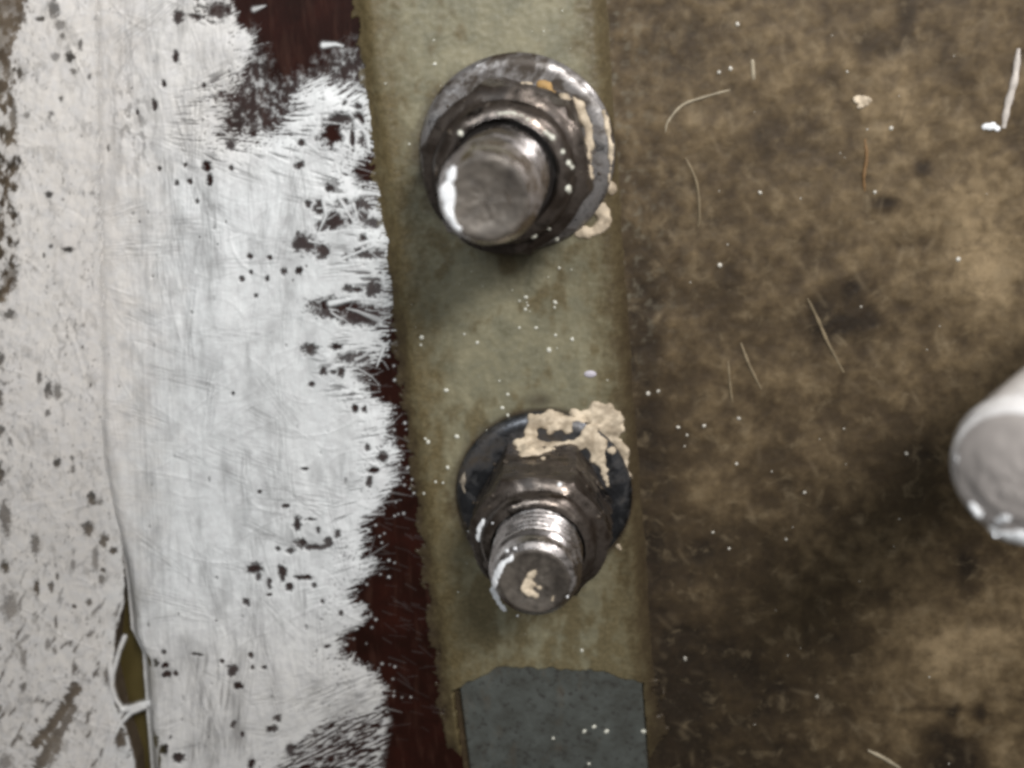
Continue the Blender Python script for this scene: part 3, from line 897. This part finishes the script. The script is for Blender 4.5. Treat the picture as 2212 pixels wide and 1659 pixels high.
nutA, nutB = child(bolt_a, 'nut'), child(bolt_b, 'nut')
shA, shB = child(bolt_a, 'shank'), child(bolt_b, 'shank')
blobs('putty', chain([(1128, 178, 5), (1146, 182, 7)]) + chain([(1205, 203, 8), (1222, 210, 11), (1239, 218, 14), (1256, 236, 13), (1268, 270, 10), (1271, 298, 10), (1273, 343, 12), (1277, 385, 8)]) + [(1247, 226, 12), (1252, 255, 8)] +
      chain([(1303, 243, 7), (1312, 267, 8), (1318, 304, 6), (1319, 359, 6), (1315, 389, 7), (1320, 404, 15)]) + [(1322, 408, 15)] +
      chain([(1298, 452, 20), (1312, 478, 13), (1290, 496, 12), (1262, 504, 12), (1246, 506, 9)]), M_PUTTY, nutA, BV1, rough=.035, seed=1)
M_RUST = plain('amber_rust', (0.34, 0.215, 0.085), .6, .3, 9)
blobs('rust_crust', chain([(1163, 180, 8), (1181, 189, 12), (1198, 199, 8)]), M_RUST, nutA, BV1, seed=2)
M_GRIME = plain('dark_grime', (0.045, 0.034, 0.024), .45, .5, 9, .5)


def scab(cu, cv, r0, r1, n, seed, vs=1.0, arc=(0, 6.283)):
    r = np.random.default_rng(seed); out = []
    for k in range(n):
        a_ = r.uniform(*arc); q = r.uniform(r0, r1)
        uu, vv = cu + q * math.cos(a_), cv - q * vs * math.sin(a_)
        for j in range(r.integers(1, 4)): out.append((uu + r.normal(0, 5), vv + r.normal(0, 5), r.uniform(3, 7)))
    return out


blobs('grime_crust', scab(1112, 345, 135, 182, 34, 21, .95, (-.3, 3.6)), M_GRIME, nutA, BVN1, voxel=.018, rough=.03, seed=21, flat=.45)
blobs('grime_crust', scab(1172, 1100, 110, 165, 26, 22, .9, (-.5, 3.6)), M_GRIME, nutB, BVN2, voxel=.018, rough=.03, seed=22, flat=.4)
blobs('glint_residue_bead', [(994, 288, 8), (997, 292, 6), (1227, 407, 9), (1230, 414, 7), (1216, 328, 7), (1194, 298, 8), (1178, 286, 6), (1184, 290, 5), (1154, 511, 9), (1203, 517, 7), (1140, 258, 6), (1228, 352, 8), (1236, 362, 6), (1092, 244, 5), (1186, 494, 5)] +  # pale beads stand in for glints on the nut rim, with some residue
      chain([(1070, 246, 3), (1100, 244, 4), (1130, 250, 4)]), M_SPECK, nutA, BV1, voxel=.014, rough=.006, seed=3)
blobs('paint_smear', chain([(980, 366, 7), (972, 385, 13), (966, 412, 15), (970, 438, 14), (971, 462, 9), (980, 484, 8), (992, 496, 8)], 4), M_WHITE, shA, BV1, voxel=.014, rough=.012, seed=4, flat=.3)
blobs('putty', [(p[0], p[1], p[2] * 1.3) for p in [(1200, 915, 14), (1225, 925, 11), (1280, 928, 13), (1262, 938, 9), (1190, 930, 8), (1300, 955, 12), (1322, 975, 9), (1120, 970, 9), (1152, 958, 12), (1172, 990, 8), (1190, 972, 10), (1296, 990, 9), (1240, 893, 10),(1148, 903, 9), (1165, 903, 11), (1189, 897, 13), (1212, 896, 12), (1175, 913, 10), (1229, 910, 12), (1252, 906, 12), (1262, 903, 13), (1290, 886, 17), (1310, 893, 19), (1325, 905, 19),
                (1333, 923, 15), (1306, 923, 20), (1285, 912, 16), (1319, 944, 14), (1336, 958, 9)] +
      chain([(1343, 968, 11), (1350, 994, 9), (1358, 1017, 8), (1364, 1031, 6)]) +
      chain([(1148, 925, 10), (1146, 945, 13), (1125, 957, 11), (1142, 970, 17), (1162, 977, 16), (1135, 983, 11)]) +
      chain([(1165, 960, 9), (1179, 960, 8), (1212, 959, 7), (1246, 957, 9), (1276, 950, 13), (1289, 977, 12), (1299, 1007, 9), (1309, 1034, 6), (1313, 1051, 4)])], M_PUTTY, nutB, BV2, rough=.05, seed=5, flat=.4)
blobs('putty_crumb', [(1336, 1180, 8), (1340, 1187, 6)], M_PUTTY, nutB, BV2, seed=6)
blobs('putty_crumb', chain([(1004, 1020, 5), (1000, 1040, 7), (1003, 1062, 6)]), plain('grey_putty', (.22, .19, .15), .6, .2, 8), nutB, BV2, seed=7)
blobs('paint_smear', chain([(1108, 1202, 5), (1085, 1218, 8), (1072, 1242, 9), (1067, 1269, 9), (1074, 1296, 8), (1090, 1318, 6)], 4) + [(1113, 1185, 5), (1095, 1190, 6), (1118, 1330, 4)], M_WHITE, shB, BV2, voxel=.014, rough=.01, seed=8, flat=.3)
blobs('soot_mark', [(1068, 384, 5), (1074, 388, 4), (1092, 412, 5), (1098, 425, 6), (1102, 436, 5), (1040, 455, 4), (1062, 470, 4)], M_GRIME, shA, BV1, voxel=.014, rough=.004, seed=31, flat=.15)
blobs('putty', chain([(1155, 1232, 6), (1144, 1248, 10), (1134, 1275, 11), (1158, 1286, 8)]) + [(1150, 1262, 10), (1195, 1289, 4), (1193, 1297, 4), (1165, 1270, 7)], M_PUTTY, shB, BV2, voxel=.014, seed=9, flat=.3)
blobs('paint_dab', chain([(1044, 1125, 6), (1038, 1145, 9), (1034, 1165, 7)]) + [(1209, 1047, 7), (1226, 1289, 5), (1064, 1130, 4), (1012, 1148, 4)], M_WHITE, nutB, BV2, voxel=.014, rough=.008, seed=10, flat=.4)


BV3 = bvh_of(kids(bolt_c)); shC = child(bolt_c, 'shank')
blobs('paint_smear', chain([(2098, 1090, 9), (2106, 1102, 13), (2114, 1112, 9)], 4) + chain([(2140, 1142, 11), (2162, 1156, 15), (2195, 1163, 16), (2228, 1160, 18)], 4) + chain([(2156, 1128, 8), (2176, 1118, 9)], 4) + [(2066, 985, 8), (2068, 996, 7)], M_WHITE, shC, BV3, voxel=.016, seed=12, flat=.4)

# ================================================================== spatter, fibres, crumb
def spatter(name, pts, parent, zfun, m=M_SPECK):
    bm = bmesh.new()
    for (uu, vv, r) in pts:
        p = Vector(P(uu, vv, .0)); p.z = zfun(uu, vv, p)
        p = Vector(P(uu, vv, p.z))
        R = r * depth_of(p) / FPX
        bmesh.ops.create_icosphere(bm, subdivisions=2, radius=1, matrix=Matrix.Translation(p) @ Matrix.Rotation(random.random() * 3, 4, 'Z') @ Matrix.Diagonal((R * random.uniform(.8, 1.1), R * random.uniform(.9, 1.3), R * .5, 1)))
    for f in bm.faces: f.smooth = True
    me = bpy.data.meshes.new(name); bm.to_mesh(me); bm.free()
    o = link(name, me, m, parent); o['kind'] = 'stuff'
    return o


def zstrip(uu, vv, p):
    loc, _ = hit(BVG, uu, vv); return loc.z + .004


nbx = int((BX1 - BX0) / BST) + 1; nby = int((BY1 - BY0) / BST) + 1
def zbase(uu, vv, p):
    i = min(nbx - 1, max(0, int(round((p.x - BX0) / (BX1 - BX0) * (nbx - 1))))); j = min(nby - 1, max(0, int(round((p.y - BY0) / (BY1 - BY0) * (nby - 1)))))
    return float(_bzz[j * nbx + i]) + .004


sp = [(911, 729, 5.5), (909, 745, 3), (1003, 722, 3), (1031, 740, 4), (1186, 756, 6), (964, 843, 5.5), (1097, 852, 4), (1085, 881, 4), (987, 943, 5), (925, 955, 4), (919, 948, 3), (967, 1010, 4), (1136, 642, 4),
      (1199, 653, 4.5), (1198, 664, 3), (1158, 708, 4), (1200, 724, 4), (1122, 708, 3), (1236, 733, 4), (941, 1041, 3), (957, 1043, 3), (916, 1066, 3), (1122, 650, 3), (1135, 668, 3.5), (1097, 897, 3.5), (1257, 1405, 4),
      (939, 138, 4), (997, 205, 4), (1208, 579, 4), (1140, 660, 3), (1390, 1580, 5), (1283, 1570, 5), (1262, 1580, 5), (1195, 1595, 4), (1310, 1580, 5), (1272, 1650, 4)]
for k in range(55):
    vv = rng.uniform(0, 1440); sp.append((rng.uniform(strip_left(vv) + 40, strip_right(vv) - 20), vv, rng.uniform(.9, 2.2)))
spatter('paint_spatter', sp, resin, zstrip)
sp = [(1593, 52, 5), (1553, 156, 4.5), (1578, 148, 4), (1555, 573, 5), (1925, 277, 5), (1642, 416, 4.5), (1521, 920, 4), (1465, 923, 4), (1596, 904, 4), (1591, 1002, 4), (1738, 1064, 4), (1480, 1423, 5), (1400, 850, 5), (1422, 845, 4),
      (1484, 940, 3), (1540, 1150, 3), (1575, 1185, 3), (1765, 1505, 4), (1830, 155, 3), (2070, 560, 6), (1958, 980, 5), (1890, 415, 4), (1698, 1165, 3)]
for k in range(30): sp.append((rng.uniform(1400, 2200), rng.uniform(0, 1659), rng.uniform(1.2, 2.4)))
spatter('paint_spatter', sp, base, zbase, M_DUST)
p = Vector(P(1275, 808, .1)); pz = zstrip(1275, 808, p)
bm = bmesh.new(); pp = Vector(P(1275, 808, pz))
bmesh.ops.create_icosphere(bm, subdivisions=3, radius=1, matrix=Matrix.Translation(pp) @ Matrix.Diagonal((.068, .04, .02, 1)))
for f in bm.faces: f.smooth = True
me = bpy.data.meshes.new('paint_chip'); bm.to_mesh(me); bm.free()
tag(link('paint_chip', me, plain('lilac_chip', (.42, .40, .45), .4, .1)), 'small pale lilac paint fleck on the strip above the putty', 'paint chip')


def fibre(pts, r, m, label, name='loose_fibre', cat='fibre'):
    P3 = []
    for k, (uu, vv) in enumerate(pts):
        q = Vector(P(uu, vv, 0)); q.z = zbase(uu, vv, q) + .006 * (1 if 0 < k < len(pts) - 1 else -1.5)
        P3.append(Vector(P(uu, vv, q.z)))
    # resample smoothly
    pts3 = []
    n = len(P3)
    for i in range(n - 1):
        p0, p1, p2, p3 = P3[max(i - 1, 0)], P3[i], P3[i + 1], P3[min(i + 2, n - 1)]
        for t in np.linspace(0, 1, 7)[:-1]:
            pts3.append(.5 * ((2 * p1) + (p2 - p0) * t + (2 * p0 - 5 * p1 + 4 * p2 - p3) * t * t + (3 * p1 - p0 - 3 * p2 + p3) * t ** 3))
    pts3.append(P3[-1])
    vs, fs = [], []
    for i, q in enumerate(pts3):
        d = (pts3[min(i + 1, len(pts3) - 1)] - pts3[max(i - 1, 0)]).normalized()
        s = d.cross(Vector((0, 0, 1))).normalized(); w = s.cross(d)
        R = r * .85 * (.35 + .65 * math.sin(math.pi * (i + .6) / (len(pts3) + .2)) ** .6) * (1 + .15 * math.sin(i * 1.7 + r * 900))
        for k in range(8):
            a = k * math.pi / 4; vs.append(q + R * (s * math.cos(a) + w * math.sin(a)))
    for i in range(len(pts3) - 1):
        for k in range(8): fs.append([i * 8 + k, i * 8 + (k + 1) % 8, i * 8 + 8 + (k + 1) % 8, i * 8 + 8 + k])
    me = mesh_np(name, np.array(vs), np.array(fs))
    return tag(link(name, me, m), label, cat, 'loose fibres on the brown surface')


fibre([(1438, 285), (1443, 263), (1473, 228), (1520, 210), (1577, 194)], .017, M_FIBRE2, 'curved pale hair arching beside the upper bolt, the longest curl')
fibre([(1481, 341), (1505, 395), (1511, 462), (1508, 490)], .018, M_FIBRE, 'dull bent fibre hanging just below the curled pale hair')
fibre([(1600, 740), (1619, 790), (1644, 840)], .022, M_FIBRE, 'slanted brownish fibre right beside a shorter upright one')
fibre([(1573, 779), (1577, 832), (1582, 868)], .018, M_FIBRE, 'upright brownish fibre left of the slanted one at mid height')
fibre([(1744, 644), (1765, 687), (1788, 740), (1822, 804)], .024, M_FIBRE, 'long straight tan fibre slanting below the dark blue blotch')
fibre([(1874, 1620), (1910, 1638), (1945, 1660)], .030, M_FIBRE2, 'thick yellowish fibre cut off by the bottom edge')
fibre([(1868, 300), (1872, 340), (1866, 380), (1868, 413)], .022, plain('rusty_fibre', (.17, .10, .045), .6), 'rust coloured upright fibre under the cream crumb')
fibre([(2200, 105), (2192, 170), (2176, 230), (2168, 276)], .045, M_FIBRE3, 'whitish upright thread near the upper right corner')
fibre([(1625, 128), (1628, 172)], .028, M_FIBRE2, 'short thick cream splinter above the curled pale hair', 'splinter', 'splinter')
for lab, lumps, nm, mm in (('cream crumb stuck to the brown surface above the rust coloured fibre', [(1852, 214, 11), (1863, 218, 13), (1860, 229, 9), (1873, 216, 9), (1868, 224, 9)], 'crumb', M_PUTTY),
                           ('small white flake beside the whitish upright thread', [(2130, 272, 9), (2142, 274, 11), (2155, 277, 8)], 'flake', M_WHITE)):
    bm = bmesh.new()
    for (uu, vv, r) in lumps:
        q = Vector(P(uu, vv, 0)); q = Vector(P(uu, vv, zbase(uu, vv, q))); R = r * depth_of(q) / FPX
        bmesh.ops.create_icosphere(bm, subdivisions=3, radius=1, matrix=Matrix.Translation(q) @ Matrix.Diagonal((R, R * .8, R * .5, 1)))
    for vt in bm.verts:
        q_ = vt.co * 23; vt.co += Vector((math.sin(q_.y * 1.3 + q_.z), math.sin(q_.x * 1.7), math.sin(q_.x + q_.y))) * .007
    for f in bm.faces: f.smooth = True
    me = bpy.data.meshes.new(nm); bm.to_mesh(me); bm.free()
    tag(link(nm, me, mm), lab, nm)

# ================================================================== light, world, camera
def area(name, loc, target, size, power, col, sy=None):
    L = bpy.data.lights.new(name, 'AREA'); L.energy = power; L.color = col; L.size = size
    if sy: L.shape = 'RECTANGLE'; L.size_y = sy
    o = bpy.data.objects.new(name, L); COL.objects.link(o)
    o.location = loc
    o.rotation_euler = (Vector(target) - Vector(loc)).to_track_quat('-Z', 'Y').to_euler()
    return o


area('work_lamp', (5.5, 8.5, 19), (-1, -1.5, 0), 4.2, 4900, (1.0, 0.965, 0.93))
area('unseen_fill_lamp', (-7, 11, 26), (-2, -2, 0), 9.0, 3500, (0.93, 0.97, 1.0))  # broad unseen lamp added overhead as fill
area('added_side_lamp', (15, 13, 6.0), (0, -3, 1), 3.5, 2000, (1.0, 0.96, 0.95), 7.0)  # unseen low lamp, added for highlights on the bolt threads

W = bpy.data.worlds.new('World'); S.world = W; W.use_nodes = True
nt = W.node_tree; bg = nt.nodes['Background']
tc = N(nt, 'ShaderNodeTexCoord')
sep = N(nt, 'ShaderNodeSeparateXYZ'); nt.links.new(tc.outputs['Generated'], sep.inputs[0])
nt.links.new(ramp(nt, sep.outputs['Z'], [(0.0, (.10, .09, .08)), (0.75, (.35, .33, .31)), (1.0, (.12, .12, .12))]), bg.inputs['Color'])
bg.inputs['Strength'].default_value = 0.36

cd = bpy.data.cameras.new('Camera'); cam = bpy.data.objects.new('Camera', cd); COL.objects.link(cam)
M4 = Matrix.Identity(4)
for i in range(3):
    for j in range(3): M4[i][j] = ROT[i][j]
    M4[i][3] = CAM[i]
cam.matrix_world = M4
cd.sensor_width = 36; cd.lens = FPX / 2212 * 36
cd.clip_start = 0.05; cd.clip_end = 500
cd.dof.use_dof = True
cd.dof.focus_distance = 12.4
cd.dof.aperture_fstop = cd.lens * 1e-3 / 0.17
S.camera = cam
S.view_settings.view_transform = 'Standard'; S.view_settings.look = 'None'
S.view_settings.exposure = 0; S.view_settings.gamma = 1; S.view_settings.use_curve_mapping = False
S.render.engine = 'CYCLES'
S.cycles.filter_width = 3.3
S.cycles.transparent_max_bounces = 16
S.render.resolution_x = 1024; S.render.resolution_y = 768
